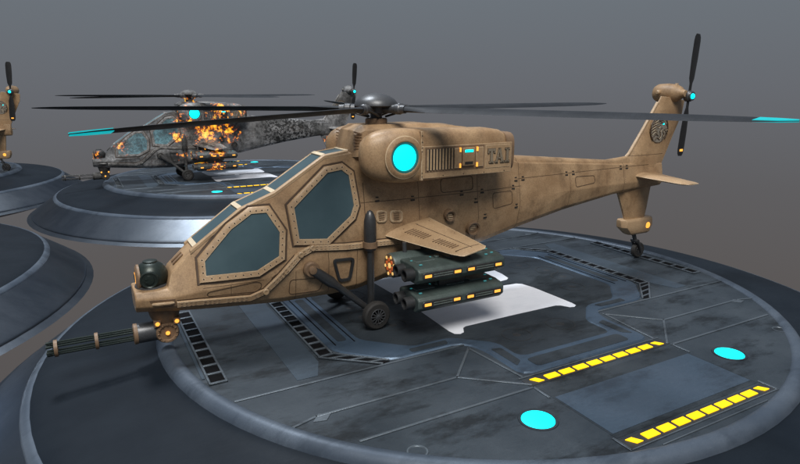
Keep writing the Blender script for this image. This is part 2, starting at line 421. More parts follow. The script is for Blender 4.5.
    for s in (-1, 1):
        r = MB(); rings = []
        for x, z in [(-5.1, 1.55)] + TP[1:]:
            rings.append([Vector((x, s*y, z+dz)) for y, dz in ((.21, .03), (.235, .036), (.285, .022), (.29, -.03), (.21, -.02))])
        P(r.loft(rings), 'canopy_rail', M['sand_light'], bevel=.006)
    # cable trunk on the flank
    for s in (-1, 1):
        def pt(p, off): return Vector((p[0], s*(sy(*p)+off), p[1]))
        fine = []
        for a, b in zip(TRUNK, TRUNK[1:]):
            for k in range(5): fine.append((a[0]+(b[0]-a[0])*k/5, a[1]+(b[1]-a[1])*k/5))
        fine.append(TRUNK[-1]); rings = []; h = .052
        for i, p in enumerate(fine):
            a, b = Vector(fine[max(i-1, 0)]), Vector(fine[min(i+1, len(fine)-1)]); d = (b-a).normalized(); n = Vector((-d.y, d.x))
            pr = []
            for q, off in ((-h, -.03), (-h, .02), (-h*.75, .045), (h*.75, .045), (h, .02), (h, -.03)):
                w = (p[0]+n.x*q, p[1]+n.y*q); pr.append(pt(w, off))
            rings.append(pr)
        sl = MB().loft(rings); sl.cur = 1; run = 0
        for a, b in zip(TRUNK, TRUNK[1:]):
            L = hypot(b[0]-a[0], b[1]-a[1]); n = int(L/.062); an = math.atan2(b[1]-a[1], b[0]-a[0])
            for k in range(1, n):
                run += 1
                if run % 9 == 0: continue
                p = (a[0]+(b[0]-a[0])*k/n, a[1]+(b[1]-a[1])*k/n)
                nx, nz = -sin(an)*.019, cos(an)*.019
                for q in (-1, 1): sl.box(pt((p[0]+nx*q, p[1]+nz*q), .045), (.036, .007, .012), Matrix.Rotation(-an, 3, 'Y'))
        tr = P(sl, 'cable_trunk', [M['sand_light'], M['sand_dark']], angle=25)
        gk = MB(); rings = []
        for i, p in enumerate(fine):
            a, b = Vector(fine[max(i-1, 0)]), Vector(fine[min(i+1, len(fine)-1)]); d = (b-a).normalized(); n = Vector((-d.y, d.x))
            rings.append([pt((p[0]+n.x*q, p[1]+n.y*q), off) for q, off in ((-.07, -.01), (-.07, .006), (.07, .006), (.07, -.01))])
        P(gk.loft(rings), 'trunk_groove', M['gasket'], tr)
        sl = MB()
        for p in (TRUNK[3], TRUNK[4], (-3.31, 1.44)):
            sl.lathe(pt(p, .02), (0, s, 0), [(0, .05), (.04, .05), (.05, .04), (.05, .02), (.04, .0)], 12)
        each(sl, 'trunk_joint', M['sand_light'], tr)
        # access doors
        for pts in ([(-2.17, 1.92), (-2.18, 1.72), (-1.99, 1.71), (-1.97, 1.9)], [(-1.92, 1.9), (-1.93, 1.70), (-1.69, 1.68), (-1.68, 1.88)]):
            pp = chamfer(pts, .05); d = MB(); n = len(pp)
            d.loft([[pt(p, o) for p in offset(pp, q)] for q, o in ((.0, -.02), (0, .02), (-.02, .026), (-.03, .012))], caps=False)
            d.add([pt(p, .012) for p in offset(pp, -.03)], [tuple(range(n))])
            dd = P(d, 'access_door', M['sand_light'], angle=30)
            q = MB(); cx = sum(p[0] for p in pts)/4; cz = sum(p[1] for p in pts)/4
            for k in range(4): q.box(pt((cx, cz-.055+k*.036), .016), (.1, .014, .014))
            P(q, 'door_louvre', M['sand_dark'], dd)
        # bulging round vents behind the wing
        for (x, z), r in (((-.76, 1.72), .105), ((-.22, 1.42), .135)):
            v = MB().lathe(pt((x, z), -.05), (-.1, s, -.15), [(0, r), (.12, r), (.15, r*.9), (.14, r*.7), (.11, r*.66)], 24)
            vv = P(v, 'round_vent', M['sand_dark'], angle=30)
            v = MB()
            for k in range(5): v.box(pt((x, z-.07+k*.035), .055), (r*1.1*math.sqrt(max(.1, 1-((k-2)/2.8)**2)), .02, .014))
            P(v, 'vent_slats', M['sand_light'], vv)
        # lower door frame
        d = MB()
        pts = [(-3.0, 1.22), (-2.88, .80), (-2.66, .80), (-2.6, 1.2)]
        d.loft([[pt(p, o) for p in resamp(offset(chamfer(pts, .06), q), 2)] for q, o in ((0, -.01), (0, .03), (-.045, .03), (-.05, -.01))], caps=False)
        P(d, 'hatch_frame', M['gun'], angle=30)
        for pts in ([(-4.95, .98), (-4.95, .9), (-4.2, .86), (-4.12, .97), (-4.2, 1.04)], [(-4.0, 1.06), (-4.02, .93), (-3.72, 1.14), (-3.62, 1.26)], [(-1.3, 1.32), (-1.3, 1.12), (-.85, 1.16), (-.85, 1.34)],
                    [(-3.7, .98), (-3.72, .72), (-3.2, .70), (-3.12, .92)], [(-.9, 2.35), (-.9, 2.1), (-.2, 2.1), (-.2, 2.35)], [(.25, 2.0), (.25, 1.7), (.75, 1.75), (.75, 2.0)], [(2.5, 2.12), (2.5, 1.9), (3.1, 1.94), (3.1, 2.1)]):
            d = MB(); d.loft([[pt(p, o) for p in resamp(offset(chamfer(pts, .05), q), 2)] for q, o in ((0, -.01), (0, .0065), (-.009, .0065), (-.009, -.01))], caps=False)
            P(d, 'panel_outline', M['gasket'], angle=30)
        # fasteners along the upper seam
        d = MB()
        for x, z in ((-2.3, 2.72), (-2.13, 2.1), (-1.47, 2.06), (-.46, 2.06), (.0, 2.06), (.78, 2.06), (.86, 2.2), (1.05, 2.2), (2.25, 2.2), (2.45, 2.2), (3.95, 2.2), (4.15, 2.2), (.05, 1.6), (.85, 1.7), (-.15, 1.9)):
            d.box(pt((x, z-.03), .0), (.075, .022, .026))
            d.box(pt((x, z+.03), .0), (.05, .02, .018))
        P(d, 'fasteners', M['dark'])
        d = MB()
        for x in (-1.35, -.1, .95, 2.35, 4.05):
            P0, P3 = sect(x)[1], sect(x)[3]
            for k in range(9):
                z = P0[1]+.1 + (P3[1]-P0[1]-.2)*k/8
                d.lathe(pt((x+.04, z), -.002), (0, s, 0), [(0, .009), (.004, .008), (.007, .003)], 6)
        P(d, 'seam_rivets', M['sand_dark'])
    # cowl under the rotor
    mb = MB(); rings = []
    for x, w, z0, z1 in ((-2.56, .22, 2.8, 2.92), (-2.46, .33, 2.8, 3.22), (-2.3, .37, 2.8, 3.3), (-1.1, .37, 2.8, 3.3), (-.25, .34, 2.7, 3.21), (-.1, .30, 2.6, 3.1), (.35, .22, 2.6, 2.8)):
        rings.append([Vector((x, y, z)) for y, z in ((-w*1.15, z0), (-w, z1-.08), (-w*.75, z1), (w*.75, z1), (w, z1-.08), (w*1.15, z0))])
    cw = P(mb.loft(rings), 'rotor_cowl', M['sand'], bevel=.03, seg=3)
    lv = MB()
    for s in (-1, 1):
        for k in range(6): lv.box((-2.42+.0*k, s*.36, 2.93+.05*k), (.14, .03, .022), Matrix.Rotation(.3, 3, 'Y'))
    P(lv, 'cowl_louvre', M['sand_dark'], cw)
    # engine pods
    for s in (-1, 1):
        mb = MB(); rings = []
        def ring(x, hw, zb, zt, cy=.68, n=32):
            r = []; ex = .5 if x > -2. else .5+.3*min(1, (-2.-x)/.3)
            cz, hh = (zb+zt)/2, (zt-zb)/2
            for k in range(n):
                a = 2*pi*(k+.5)/n; c, q = cos(a), sin(a)
                r.append(Vector((x, s*(cy+hw*math.copysign(abs(c)**ex, c)), cz+hh*math.copysign(abs(q)**ex, q))))
            return r
        for x, hw, zb, zt in ((-2.53, .07, 2.72, 3.0), (-2.50, .13, 2.62, 3.07), (-2.42, .195, 2.53, 3.15), (-2.3, .245, 2.46, 3.21), (-2.12, .285, 2.415, 3.245), (-1.9, .30, 2.40, 3.26),
                              (-1.6, .30, 2.40, 3.255), (-.2, .30, 2.445, 3.225), (.02, .29, 2.47, 3.19), (.1, .265, 2.5, 3.15)):
            rings.append(ring(x, hw, zb, zt))
        pod = P(mb.loft(rings), 'engine_pod', M['sand'], angle=40)
        fl = MB().loft([ring(.09, .255, 2.53, 3.1), ring(.1, .30, 2.47, 3.15), ring(.27, .295, 2.47, 3.14), ring(.3, .25, 2.53, 3.08), ring(.3, .2, 2.6, 3.02), ring(.12, .18, 2.62, 3.0)])
        P(fl, 'exhaust_flange', M['sand_dark'], pod, angle=30)
        yo = .98
        def sb(mb, x0, x1, z0, z1, d0, d1): mb.box(((x0+x1)/2, s*(yo+(d0+d1)/2), (z0+z1)/2), (x1-x0, abs(d1-d0), z1-z0))
        pl = MB(); sb(pl, -1.60, .2, 2.47, 2.98, -.04, .012); sb(pl, -1.615, -1.575, 2.44, 3.22, -.1, .006)
        plate = P(pl, 'side_plate', M['sand_light'], pod, bevel=.006)
        d = MB(); sb(d, -1.545, -.385, 2.565, 2.965, 0, .016)
        P(d, 'equipment_recess', M['sand_dark'], pod, bevel=.004)
        d = MB(); sb(d, -1.52, -1.0, 2.595, 2.935, .0, .019)
        P(d, 'grille_void', M['dark'], pod)
        d = MB()
        for k in range(9): x = -1.5+k*.058; d.box((x, s*(yo+.022), 2.765), (.026, .03, .33), Matrix.Rotation(.5*s, 3, 'Z'))
        P(d, 'grille_slats', M['sand'], pod)
        d = MB(); sb(d, -.99, -.86, 2.6, 2.93, .014, .035); sb(d, -.56, -.41, 2.6, 2.93, .014, .03)
        each(d, 'equipment_cover', M['sand_light'], pod, .006)
        d = MB(); sb(d, -.84, -.6, 2.63, 2.93, .012, .05)
        bx = P(d, 'control_box', M['sand'], pod, bevel=.012)
        d = MB(); sb(d, -.80, -.64, 2.855, 2.895, .04, .056); P(d, 'cyan_bar', M['cyan'], bx)
        d = MB(); sb(d, -.80, -.64, 2.655, 2.70, .04, .054); P(d, 'slot', M['dark'], bx)
        d = MB()
        for x in (-.885, -.545):
            for z in (2.64, 2.90): sb(d, x-.014, x+.014, z-.035, z+.035, .02, .045)
        each(d, 'amber_marker', M['amber'], bx)
        # letters on a plate
        d = MB(); sb(d, -.355, .16, 2.56, 2.95, .0, .018)
        tp = P(d, 'letter_plate', M['sand_light'], pod, bevel=.005)
        L = MB(); x0 = -.315; hgt = .24; zb = 2.645; dep = (.017, .034)
        def poly(pts):
            pp = [((-.0975 + s*-1*(p[0]+.0975)) if s > 0 else p[0], p[1]) for p in pts]
            L.prism(pp, lambda p, t: Vector((p[0], s*(yo+t), p[1])), *dep)
        O_ = MB()
        def poly2(pts):
            pp = [((-.0975 + s*-1*(p[0]+.0975)) if s > 0 else p[0], p[1]) for p in pts]
            O_.prism(offset(pp, .011), lambda p, t: Vector((p[0]+.004, s*(yo+t), p[1]-.004)), .014, .0195)
        poly_ = poly
        def poly(pts): poly_(pts); poly2(pts)
        def rc(a, b, c, e): poly([(a, c), (b, c), (b, e), (a, e)])
        # T
        rc(x0, x0+.15, zb+hgt-.04, zb+hgt); rc(x0, x0+.022, zb+hgt-.075, zb+hgt-.04); rc(x0+.128, x0+.15, zb+hgt-.075, zb+hgt-.04)
        rc(x0+.052, x0+.098, zb, zb+hgt-.04); rc(x0+.03, x0+.12, zb, zb+.025)
        # A
        a = x0+.165
        poly([(a, zb), (a+.03, zb), (a+.085, zb+hgt), (a+.06, zb+hgt)]); poly([(a+.118, zb), (a+.165, zb), (a+.1, zb+hgt), (a+.06, zb+hgt)])
        rc(a+.035, a+.12, zb+.065, zb+.09); rc(a-.012, a+.045, zb, zb+.025); rc(a+.1, a+.178, zb, zb+.025)
        # I
        a = x0+.365
        rc(a+.022, a+.068, zb, zb+hgt); rc(a, a+.09, zb, zb+.025); rc(a, a+.09, zb+hgt-.025, zb+hgt)
        P(O_, 'letter_outline', M['gasket'], tp)
        P(L, 'lettering', M['letter'], tp, label='TAI in raised serif capitals')
        # round lamp
        c = Vector((-1.91, s*.972, 2.825))
        ln = MB().lathe(c, (0, s, 0), [(0, .34), (.016, .31), (.03, .275), (.033, .25), (.015, .235), (.0, .23)], 40)
        bz = P(ln, 'lamp_bezel', M['sand'], pod, angle=60)
        P(MB().lathe(c, (0, s, 0), [(.002, .245), (.03, .24), (.03, .214), (.012, .204)], 40, caps=False), 'lamp_halo_ring', M['teal'], pod, angle=60)  # lamp's glow on the bezel, put into the colour of an emissive ring
        P(MB().lathe(c, (0, s, 0), [(-.02, .208), (.012, .203), (.024, .14), (.03, .02)], 40), 'pod_lamp', M['cyan'], pod, angle=60)
        d = MB()
        for z in (2.5, 2.56, 2.9, 2.96, 3.05, 3.15):
            for x in (-1.595,): d.lathe((x, s*(yo+.005), z), (0, s, 0), [(0, .011), (.006, .01), (.009, .004)], 8)
        for x in (-1.2, -.8, -.38, 0.05):
            for z in (2.5,): d.lathe((x, s*(yo+.012), z), (0, s, 0), [(0, .009), (.006, .008), (.008, .003)], 8)
        P(d, 'pod_rivets', M['dark'], pod)
    # rotor mast, dome, blades
    hub = Vector((-1.91, 0, 3.545))
    P(MB().lathe((-1.91, 0, 3.26), Z, [(0, .2), (.02, .185), (.11, .185), (.13, .17), (.13, .1)], 28), 'mast_collar', M['sand_dark'], angle=30)
    P(MB().lathe((-1.91, 0, 3.36), Z, [(0, .1), (.2, .1)], 20), 'rotor_mast', M['gun'])
    P(MB().lathe(hub, Z, [(.05, .1), (.03, .33), (.05, .365), (.09, .36), (.15, .315), (.205, .23), (.245, .11), (.255, .001)], 40), 'rotor_dome', M['steel'], angle=50)
    P(MB().lathe(hub, Z, [(-.08, .12), (-.07, .2), (.04, .2), (.05, .12)], 24), 'rotor_hub', M['gun'], angle=30)
    for k in range(5):
        a = radians(-67.5+72*k); d = Vector((cos(a), sin(a), 0)); w = Vector((-sin(a), cos(a), 0))
        pitch = radians(15)
        cd = w*cos(pitch) + Z*sin(pitch); up = -w*sin(pitch) + Z*cos(pitch)
        rings = []
        prof = [(.62, .06, .05), (.8, .08, .045), (1.15, .145, .03), (2.0, .15, .026), (3.5, .145, .022), (4.6, .135, .018), (5.1, .12, .016)]
        tipp = [(5.1, .12, .016), (5.5, .095, .013), (5.75, .06, .01), (5.93, .02, .006)]
        def br(r, c, t): return [hub + d*r + cd*(c*u) + up*(t*v) for u, v in ((-1, 0), (-.55, .8), (0, 1), (.6, .7), (1, 0), (.6, -.7), (0, -1), (-.55, -.8))]
        bl = P(MB().loft([br(*p) for p in prof]), 'rotor_blade', M['rotor'], angle=40)
        tp = MB().loft([br(*p) for p in tipp])
        P(tp, 'blade_tip', M['rotor'], bl, angle=40)
        st = MB()
        for sg in (1, -1):
            st.prism([(5.5, -.055), (5.56, .055), (5.75, .04), (5.93, .012), (5.93, -.012), (5.75, -.045)], lambda p, t, sg=sg: hub + d*p[0] + cd*p[1] + up*(sg*t), .004, .0135)
        if k in (0, 4): P(st, 'tip_light', M['tipcyan'], bl)
        gp = MB(); gp.lathe(hub + d*.12, d, [(0, .07), (.3, .07), (.32, .085), (.4, .085), (.42, .07), (.5, .065)], 16)
        gp.box(hub + d*.3 + Z*-.01, (.3, .09, .1), Matrix.Rotation(a, 3, 'Z'))
        P(gp, 'blade_grip', M['steel'], bl, angle=30)
        gp = MB(); gp.tube([hub + d*.45 + w*.07 - Z*.02, hub + d*.3 + w*.13 - Z*.08, hub + d*.12 + w*.1 - Z*.13], .018, 8)
        P(gp, 'pitch_link', M['gun'], bl)
    # stub wings, racks
    for s in (-1, 1):
        secs = [(.30, -2.04, -1.18, 1.50, 1.70, .12), (.55, -2.02, -1.16, 1.48, 1.69, .12), (1.6, -1.42, -.86, 1.345, 1.45, .085), (1.72, -1.34, -.84, 1.335, 1.43, .06), (1.76, -1.28, -.88, 1.335, 1.41, .02)]
        rings = []
        for y, xl, xt, zl, zt, th in secs:
            c = xt-xl; pr = []
            for u, v in ((0, 0), (.06, .5), (.25, .9), (.55, .85), (1, .15), (1, -.15), (.55, -.8), (.25, -.9), (.06, -.5)):
                pr.append(Vector((xl+c*u, s*y, zl+(zt-zl)*u+th*v*.5)))
            rings.append(pr)
        wg = P(MB().loft(rings), 'stub_wing', M['sand_light'], angle=40)
        # louvres on top of the wing
        lv = MB()
        def wp(y, u):
            for A, B in zip(secs, secs[1:]):
                if A[0] <= y <= B[0]:
                    t = (y-A[0])/(B[0]-A[0]); q = [p*(1-t)+r*t for p, r in zip(A, B)]
                    return Vector((q[1]+(q[2]-q[1])*u, s*y, q[3]+(q[4]-q[3])*u + q[5]*.5*(.9 if u < .5 else .9-(u-.5)*1.5)))
        for y0 in (.72, 1.2):
            for k in range(8):
                a = wp(y0+k*.045, .2); b = wp(y0+k*.045+.0, .42)
                lv.box((a+b)/2 + Z*.002, ((b-a).length, .022, .008), Matrix.Rotation(-math.atan2(b.z-a.z, b.x-a.x), 3, 'Y'))
        each(lv, 'wing_louvre', M['sand_dark'], wg, per=8)
        lv = MB()
        for y0 in (.62, 1.15, 1.62):
            for u in (.3, .62, .9):
                a = wp(y0, u); lv.lathe(a - Z*.004, Z, [(0, .012), (.008, .01), (.01, .004)], 8)
        P(lv, 'wing_rivets', M['sand_dark'], wg)
        lv = MB()
        for u in (.6,):
            a, b = wp(.6, u), wp(1.66, u); lv.tube([a, wp(1.1, u), b], .006, 6)
        lv.tube([wp(1.62, .1), wp(1.62, .5), wp(1.62, .92)], .006, 6)
        each(lv, 'wing_seam', M['gasket'], wg)
        each(MB().tube([(-1.3, s*1.42, 1.36), (-1.28, s*1.42, 1.16)], .03, 10).tube([(-1.9, s*.95, 1.45), (-1.88, s*.95, 1.18)], .035, 10).tube([(-1.0, s*1.5, 1.4), (-.98, s*1.5, 1.16)], .025, 10), 'wing_pylon', M['steel'], wg)
        for lev in (0, 1):
            dz = -.46*lev; x0, x1 = -2.06, -.42; zt, zb = 1.2+dz, 1.0+dz
            mb = MB()
            sec = [(-1.70, zb+.03), (-1.70, zt-.045), (-1.655, zt), (-1.48, zt+.035), (-1.12, zt+.04), (-1.07, zt), (-1.07, zb), (-1.12, zb-.055), (-1.6, zb-.055)]
            mb.loft([[Vector((x, -s*y, z)) for y, z in sec] for x in (x0+.0, x1)])
            ln = P(mb, 'launcher', M['green'], bevel=.02)
            mb = MB()
            for a, b in ((-2.0, -1.27), (-1.19, -.47)):
                sp = chamfer([(a, zb+.04), (b, zb+.04), (b, zt-.055), (a, zt-.055)], .04)
                mb.prism(sp, lambda p, t: Vector((p[0], s*t, p[1])), 1.68, 1.712)
            each(mb, 'launcher_panel', M['gun'], ln, .006)
            mb = MB()
            for a, b in ((-1.8, -1.45), (-1.0, -.66)):
                for q in range(2): mb.box(((a+b)/2, s*1.712, (zt+zb)/2-.03+q*.036), (b-a, .012, .012))
            each(mb, 'panel_rib', M['green'], ln)
            mb = MB()
            for a in (-1.9, -1.36, -1.1, -.56): mb.box((a, s*1.713, (zt+zb)/2-.012), (.12, .012, .045))
            each(mb, 'launcher_lamp', M['amber'], ln, .004)
            mb = MB(); random.seed(4+lev)
            for x, y in ((-1.96, 1.3), (-1.9, 1.34), (-1.83, 1.38), (-1.95, 1.56), (-1.75, 1.2), (-1.6, 1.25), (-.62, 1.35), (-.55, 1.5), (-.7, 1.55), (-.5, 1.28)):
                mb.box((x, s*y, zt+.038), (.045, .028, .012))
            each(mb, 'status_light', worn_cyan, ln)
            mb = MB()
            for a in (-1.78, -1.2, -.75): mb.box((a, s*1.3, zt+.04), (.34, .26, .02))
            for a in (-1.5, -.95): mb.lathe((a, s*1.3, zt+.035), Z, [(0, .05), (.03, .05), (.035, .03)], 12)
            each(mb, 'launcher_lid', M['green'], ln, .006)
            for y, xf in ((1.50, -2.21), (1.215, -2.2)):
                tb = MB().lathe((x1+.05, s*y, (zt+zb)/2-.01), -X, [(0, .095), (x1-xf+.02, .1), (x1-xf+.05, .1), (x1-xf+.055, .09), (x1-xf+.05, .07), (x1-xf-.2, .065)], 24)
                t_ = P(tb, 'launch_tube', M['gun'], ln, angle=30)
                P(MB().lathe((xf+.2, s*y, (zt+zb)/2-.01), -X, [(0, .066), (.01, .06)], 16), 'tube_void', M['dark'], t_)
        rp = MB().lathe((-1.0, s*.93, 1.09), -X, [(0, .14), (.05, .19), (.95, .205), (1.12, .205), (1.15, .195), (1.155, .175)], 28)
        rk = P(rp, 'rocket_pod', M['green'], angle=30)
        P(MB().lathe((-2.148, s*.93, 1.09), -X, [(0, .19), (.008, .185), (.01, .01)], 28), 'rocket_face', M['sand_dark'], rk)
        mb = MB()
        for k in range(6):
            a = 2*pi*k/6 + .3
            mb.lathe((-2.15, s*.93+.095*cos(a), 1.09+.095*sin(a)), -X, [(0, .036), (.016, .032), (.02, .015)], 12)
        each(mb, 'rocket_tip', M['red'], rk)
        mb = MB()
        for k in range(6):
            a = 2*pi*k/6 + .3 + pi/6
            mb.lathe((-2.15, s*.93+.15*cos(a), 1.09+.15*sin(a)), -X, [(0, .03), (.014, .026), (.018, .012)], 10)
        mb.lathe((-2.15, s*.93, 1.09), -X, [(0, .05), (.016, .045), (.024, .02)], 16)
        each(mb, 'rocket_lamp', M['paleyellow'], rk)
        P(MB().tube([(-1.5, s*.9, 1.2), (-1.5, s*.9, 1.5)], .05, 10), 'rack_post', M['gun'])
        P(MB().box((-1.25, s*1.35, .87), (.5, .08, .28)), 'rack_link', M['gun'], bevel=.01)
        # landing gear
        g1 = MB().lathe((-2.37, s*.66, .3), Z, [(0, .05), (.1, .06), (1.0, .06), (1.02, .095), (1.3, .105), (1.5, .1), (1.6, .075), (1.66, .04), (1.68, .005)], 20)
        leg = P(g1, 'gear_strut', M['gun'], angle=40)
        arm = MB().tube([(-3.35, s*.58, 1.1), (-3.05, s*.6, .86), (-2.95, s*.61, .78), (-2.45, s*.66, .33)], [.085, .09, .06, .05], 14)
        arm.tube([(-2.5, s*.66, .35), (-2.36, s*.66, .24), (-2.36, s*.8, .24)], [.06, .06, .05], 10)
        P(arm, 'trailing_arm', M['gun'], angle=40)
        pv = MB().lathe((-3.36, s*.5, 1.11), (0, s, 0), [(0, .13), (.1, .13), (.13, .11), (.13, .07), (.17, .06), (.18, .03)], 20)
        P(pv, 'arm_pivot', M['sand_dark'], angle=30)
        P(MB().lathe((-2.37, s*.66, 1.36), Z, [(0, .09), (.0, .12), (.1, .12), (.1, .09)], 16), 'strut_clamp', M['sand_dark'], leg)
        wh = MB().lathe((-2.36, s*.8-.06, .24), Y, [(0, .03), (.12, .03)], 10)
        w_ = P(wh, 'main_wheel', M['gun'])
        wheel(w_, (-2.36, s*.83, .24), .24, .15, s)
    # chin sensor
    c = Vector((-5.63, 0, 1.2))
    P(MB().lathe((-5.63, 0, 1.03), Z, [(0, .24), (.02, .245), (.05, .235), (.07, .2)], 32), 'sensor_collar', M['steel'], angle=40)
    pr = [(-.235*cos(pi*k/16), .235*sin(pi*k/16)) for k in range(17)]
    sn = P(MB().lathe(c, Z, pr, 32), 'sensor_ball', M['sensor'], angle=60)
    v = MB()
    v.lathe(c + Vector((-.05, -.205, .0)), (-.15, -1, 0), [(0, .13), (.022, .125), (.028, .11), (.02, .1), (.02, .07), (.032, .065), (.036, .03)], 24)
    v.lathe(c + Vector((0, 0, .2)), Z, [(0, .1), (.03, .1), (.04, .07), (.045, .03)], 20)
    v.box(c + Vector((-.06, -.235, .02)), (.1, .012, .02)); v.box(c + Vector((-.06, -.235, -.03)), (.08, .012, .018))
    P(v, 'sensor_ring', M['sensor'], sn, angle=30)
    v = MB().lathe(c + Vector((-.16, 0, 0)), -X, [(0, .19), (.03, .19), (.05, .16), (.06, .1)], 28)
    P(v, 'sensor_mask', M['sand_dark'], sn, angle=30)
    P(MB().lathe(c + Vector((-.215, 0, 0)), -X, [(0, .1), (.008, .08), (.012, .02)], 24), 'sensor_lens', M['amber'], sn)
    # nose gun
    gx = Vector((-5.5, 0, .33))
    t = P(MB().lathe(gx + Vector((0, .17, 0)), -Y, [(0, .12), (.03, .17), (.3, .17), (.34, .15), (.34, .12), (.32, .11), (.32, .03)], 28), 'gun_turret', M['sand_dark'], angle=30)
    P(MB().lathe((-5.5, 0, .45), Z, [(0, .15), (.1, .2), (.28, .25)], 24), 'turret_neck', M['sand_dark'], t)
    v = MB()
    for k in range(12):
        a = 2*pi*k/12; v.box(gx + Vector((.13*cos(a), -.175, .13*sin(a))), (.03, .02, .02), Matrix.Rotation(-a, 3, 'Y'))
    v.box(gx + Vector((-.13, -.13, .17)), (.1, .1, .1)); v.box(gx + Vector((.14, -.13, .17)), (.1, .1, .1))
    P(v, 'turret_bolts', M['sand_dark'], t, bevel=.006)
    v = MB()
    for dx, dz, yy in ((-.13, .17, -.185), (.14, .17, -.185), (0, 0, -.175)):
        v.lathe(gx + Vector((dx, yy, dz)), -Y, [(0, .032), (.012, .028), (.018, .008)], 14)
    each(v, 'turret_lamp', M['amber'], t)
    v = MB()
    for dx in (-.03, .05): v.box(gx + Vector((dx, -.14, .26)), (.05, .06, .04))
    each(v, 'turret_indicator', worn_cyan, t, .006)
    hs = P(MB().lathe((-5.55, 0, .34), -X, [(0, .13), (.1, .15), (.34, .15), (.37, .14), (.38, .1)], 24), 'gun_housing', M['steel'], angle=30)
    bc = (-5.9, 0, .345)
    P(MB().lathe((-5.9, 0, .34), -X, [(0, .155), (.05, .155), (.06, .13)], 24), 'housing_ring', M['sand_dark'], hs, angle=30)
    for k in range(6):
        a = 2*pi*k/6 + .35
        P(MB().lathe((-5.9, .085*cos(a), .34+.085*sin(a)), -X, [(0, .0145), (1.1, .0145), (1.11, .02), (1.17, .02), (1.17, .01)], 10), 'gun_barrel', M['sensor'], angle=30)
    for x in (-6.42, -6.93):
        P(MB().lathe((x, 0, .34), -X, [(0, .12), (.045, .12), (.045, .06), (0, .06), (0, .12)], 20, caps=False), 'barrel_clamp', M['sand_dark'], angle=30)
    # tail fin
    mb = MB()
    prof = [(4.2, 2.1, 5.40, 1.9), (4.35, 2.48, 5.42, 2.2), (4.75, 3.03, 5.68, 2.75), (5.08, 3.5, 5.95, 3.28), (5.2, 3.7, 6.0, 3.6)]
    rings = []
    for i, (xa, za, xb, zb) in enumerate(prof):
        th = .105-.012*i; r = []
        for u, v in ((0, .15), (.05, .6), (.2, 1), (.7, .9), (1, .25), (1, -.25), (.7, -.9), (.2, -1), (.05, -.6), (0, -.15)):
            r.append(Vector((xa+(xb-xa)*u, th*v, za+(zb-za)*u)))
        rings.append(r)
    fin = P(mb.loft(rings), 'tail_fin', M['sand'], angle=40)
    mb = MB(); mb.tube([(4.2, 0, 2.37), (4.33, 0, 2.47), (4.73, 0, 3.02), (5.1, 0, 3.56)], [.03, .04, .038, .036], 10)
    P(mb, 'fin_leading_edge', M['sand_light'], fin)
    # emblem: ringed snarling animal head made of strands
    for s in (-1, 1):
        ec = Vector((5.12, s*.1, 2.98)); rr = .3
        ux = Vector((1, 0, 0)); uz = Vector((0, 0, 1))
        def ep(p, off=0): return ec + ux*(p[0]*rr) + uz*(p[1]*rr) + Vector((0, s*off, 0))
        d = MB(); n = 36
        d.add([ep((cos(2*pi*k/n)*.94, sin(2*pi*k/n)*.98), 0) for k in range(n)], [tuple(range(n))])
        em = P(d, 'emblem', M['emblem'], fin)
        d = MB()
        d.tube([ep((cos(a_)*.95, sin(a_)), .004) for a_ in [radians(-40+k*15) for k in range(19)]], .014, 6)
        strands = [[(-.6, .55), (-.1, .78), (.4, .7), (.7, .4)], [(.7, .4), (.92, .15), (.86, 0), (.6, -.02)], [(.6, -.02), (.45, -.2), (.55, -.4), (.4, -.6)], [(.3, .1), (.1, -.15), (.2, -.5), (0, -.75)],
                   [(-.75, .35), (-.3, .5), (.1, .38)], [(-.85, .1), (-.45, .28), (-.1, .15), (.05, .25)], [(-.85, -.1), (-.5, .05), (-.2, -.08)], [(-.8, -.35), (-.45, -.12), (-.1, -.3)],
                   [(-.65, -.6), (-.35, -.35), (0, -.5)], [(-.4, -.8), (-.2, -.6), (.15, -.8)], [(.1, .5), (.35, .45), (.5, .3)], [(-.3, .75), (0, .6), (.2, .62)], [(.7, -.1), (.8, -.3), (.62, -.55), (.35, -.82)]]
        for st_ in strands: d.tube([ep(p, .005) for p in st_], [.008]+[.014]*(len(st_)-2)+[.006], 6)
        P(d, 'emblem_strands', M['gasket'], em)
        d = MB()
        for st_ in strands[:8]: d.tube([ep((p[0]+.05, p[1]-.07), .006) for p in st_], [.004]+[.009]*(len(st_)-2)+[.004], 6)
        P(d, 'emblem_highlight', M['cream'], em)
        P(MB().lathe(ep((.42, .38), .004), (0, s, 0), [(0, .022), (.012, .015)], 10), 'emblem_eye', M['cyan'], em)
    # gearbox and tail rotor
    gb = MB().lathe((5.62, .5, 3.76), -Y, [(0, .02), (.01, .11), (.05, .17), (.12, .205), (.35, .215), (.55, .2), (.66, .15), (.72, .09), (.8, .07)], 28)
    gb_ = P(gb, 'tail_gearbox', M['sand'], angle=50)
    each(MB().lathe((5.45, .24, 3.78), -X, [(0, .06), (.08, .05), (.1, .03)], 14).lathe((5.62, -.05, 3.95), Z, [(0, .04), (.03, .03)], 10), 'gearbox_cap', M['sand_light'], gb_)
    th = Vector((5.74, -.3, 3.7))
    hb = P(MB().lathe(th + Vector((0, .16, 0)), -Y, [(0, .05), (.08, .06), (.1, .12), (.2, .12), (.22, .1), (.25, .1)], 20), 'tail_rotor_hub', M['steel'], angle=30)
    P(MB().lathe(th + Vector((0, -.09, 0)), -Y, [(0, .06), (.02, .055), (.035, .03)], 20), 'hub_lamp', M['cyan'], hb)
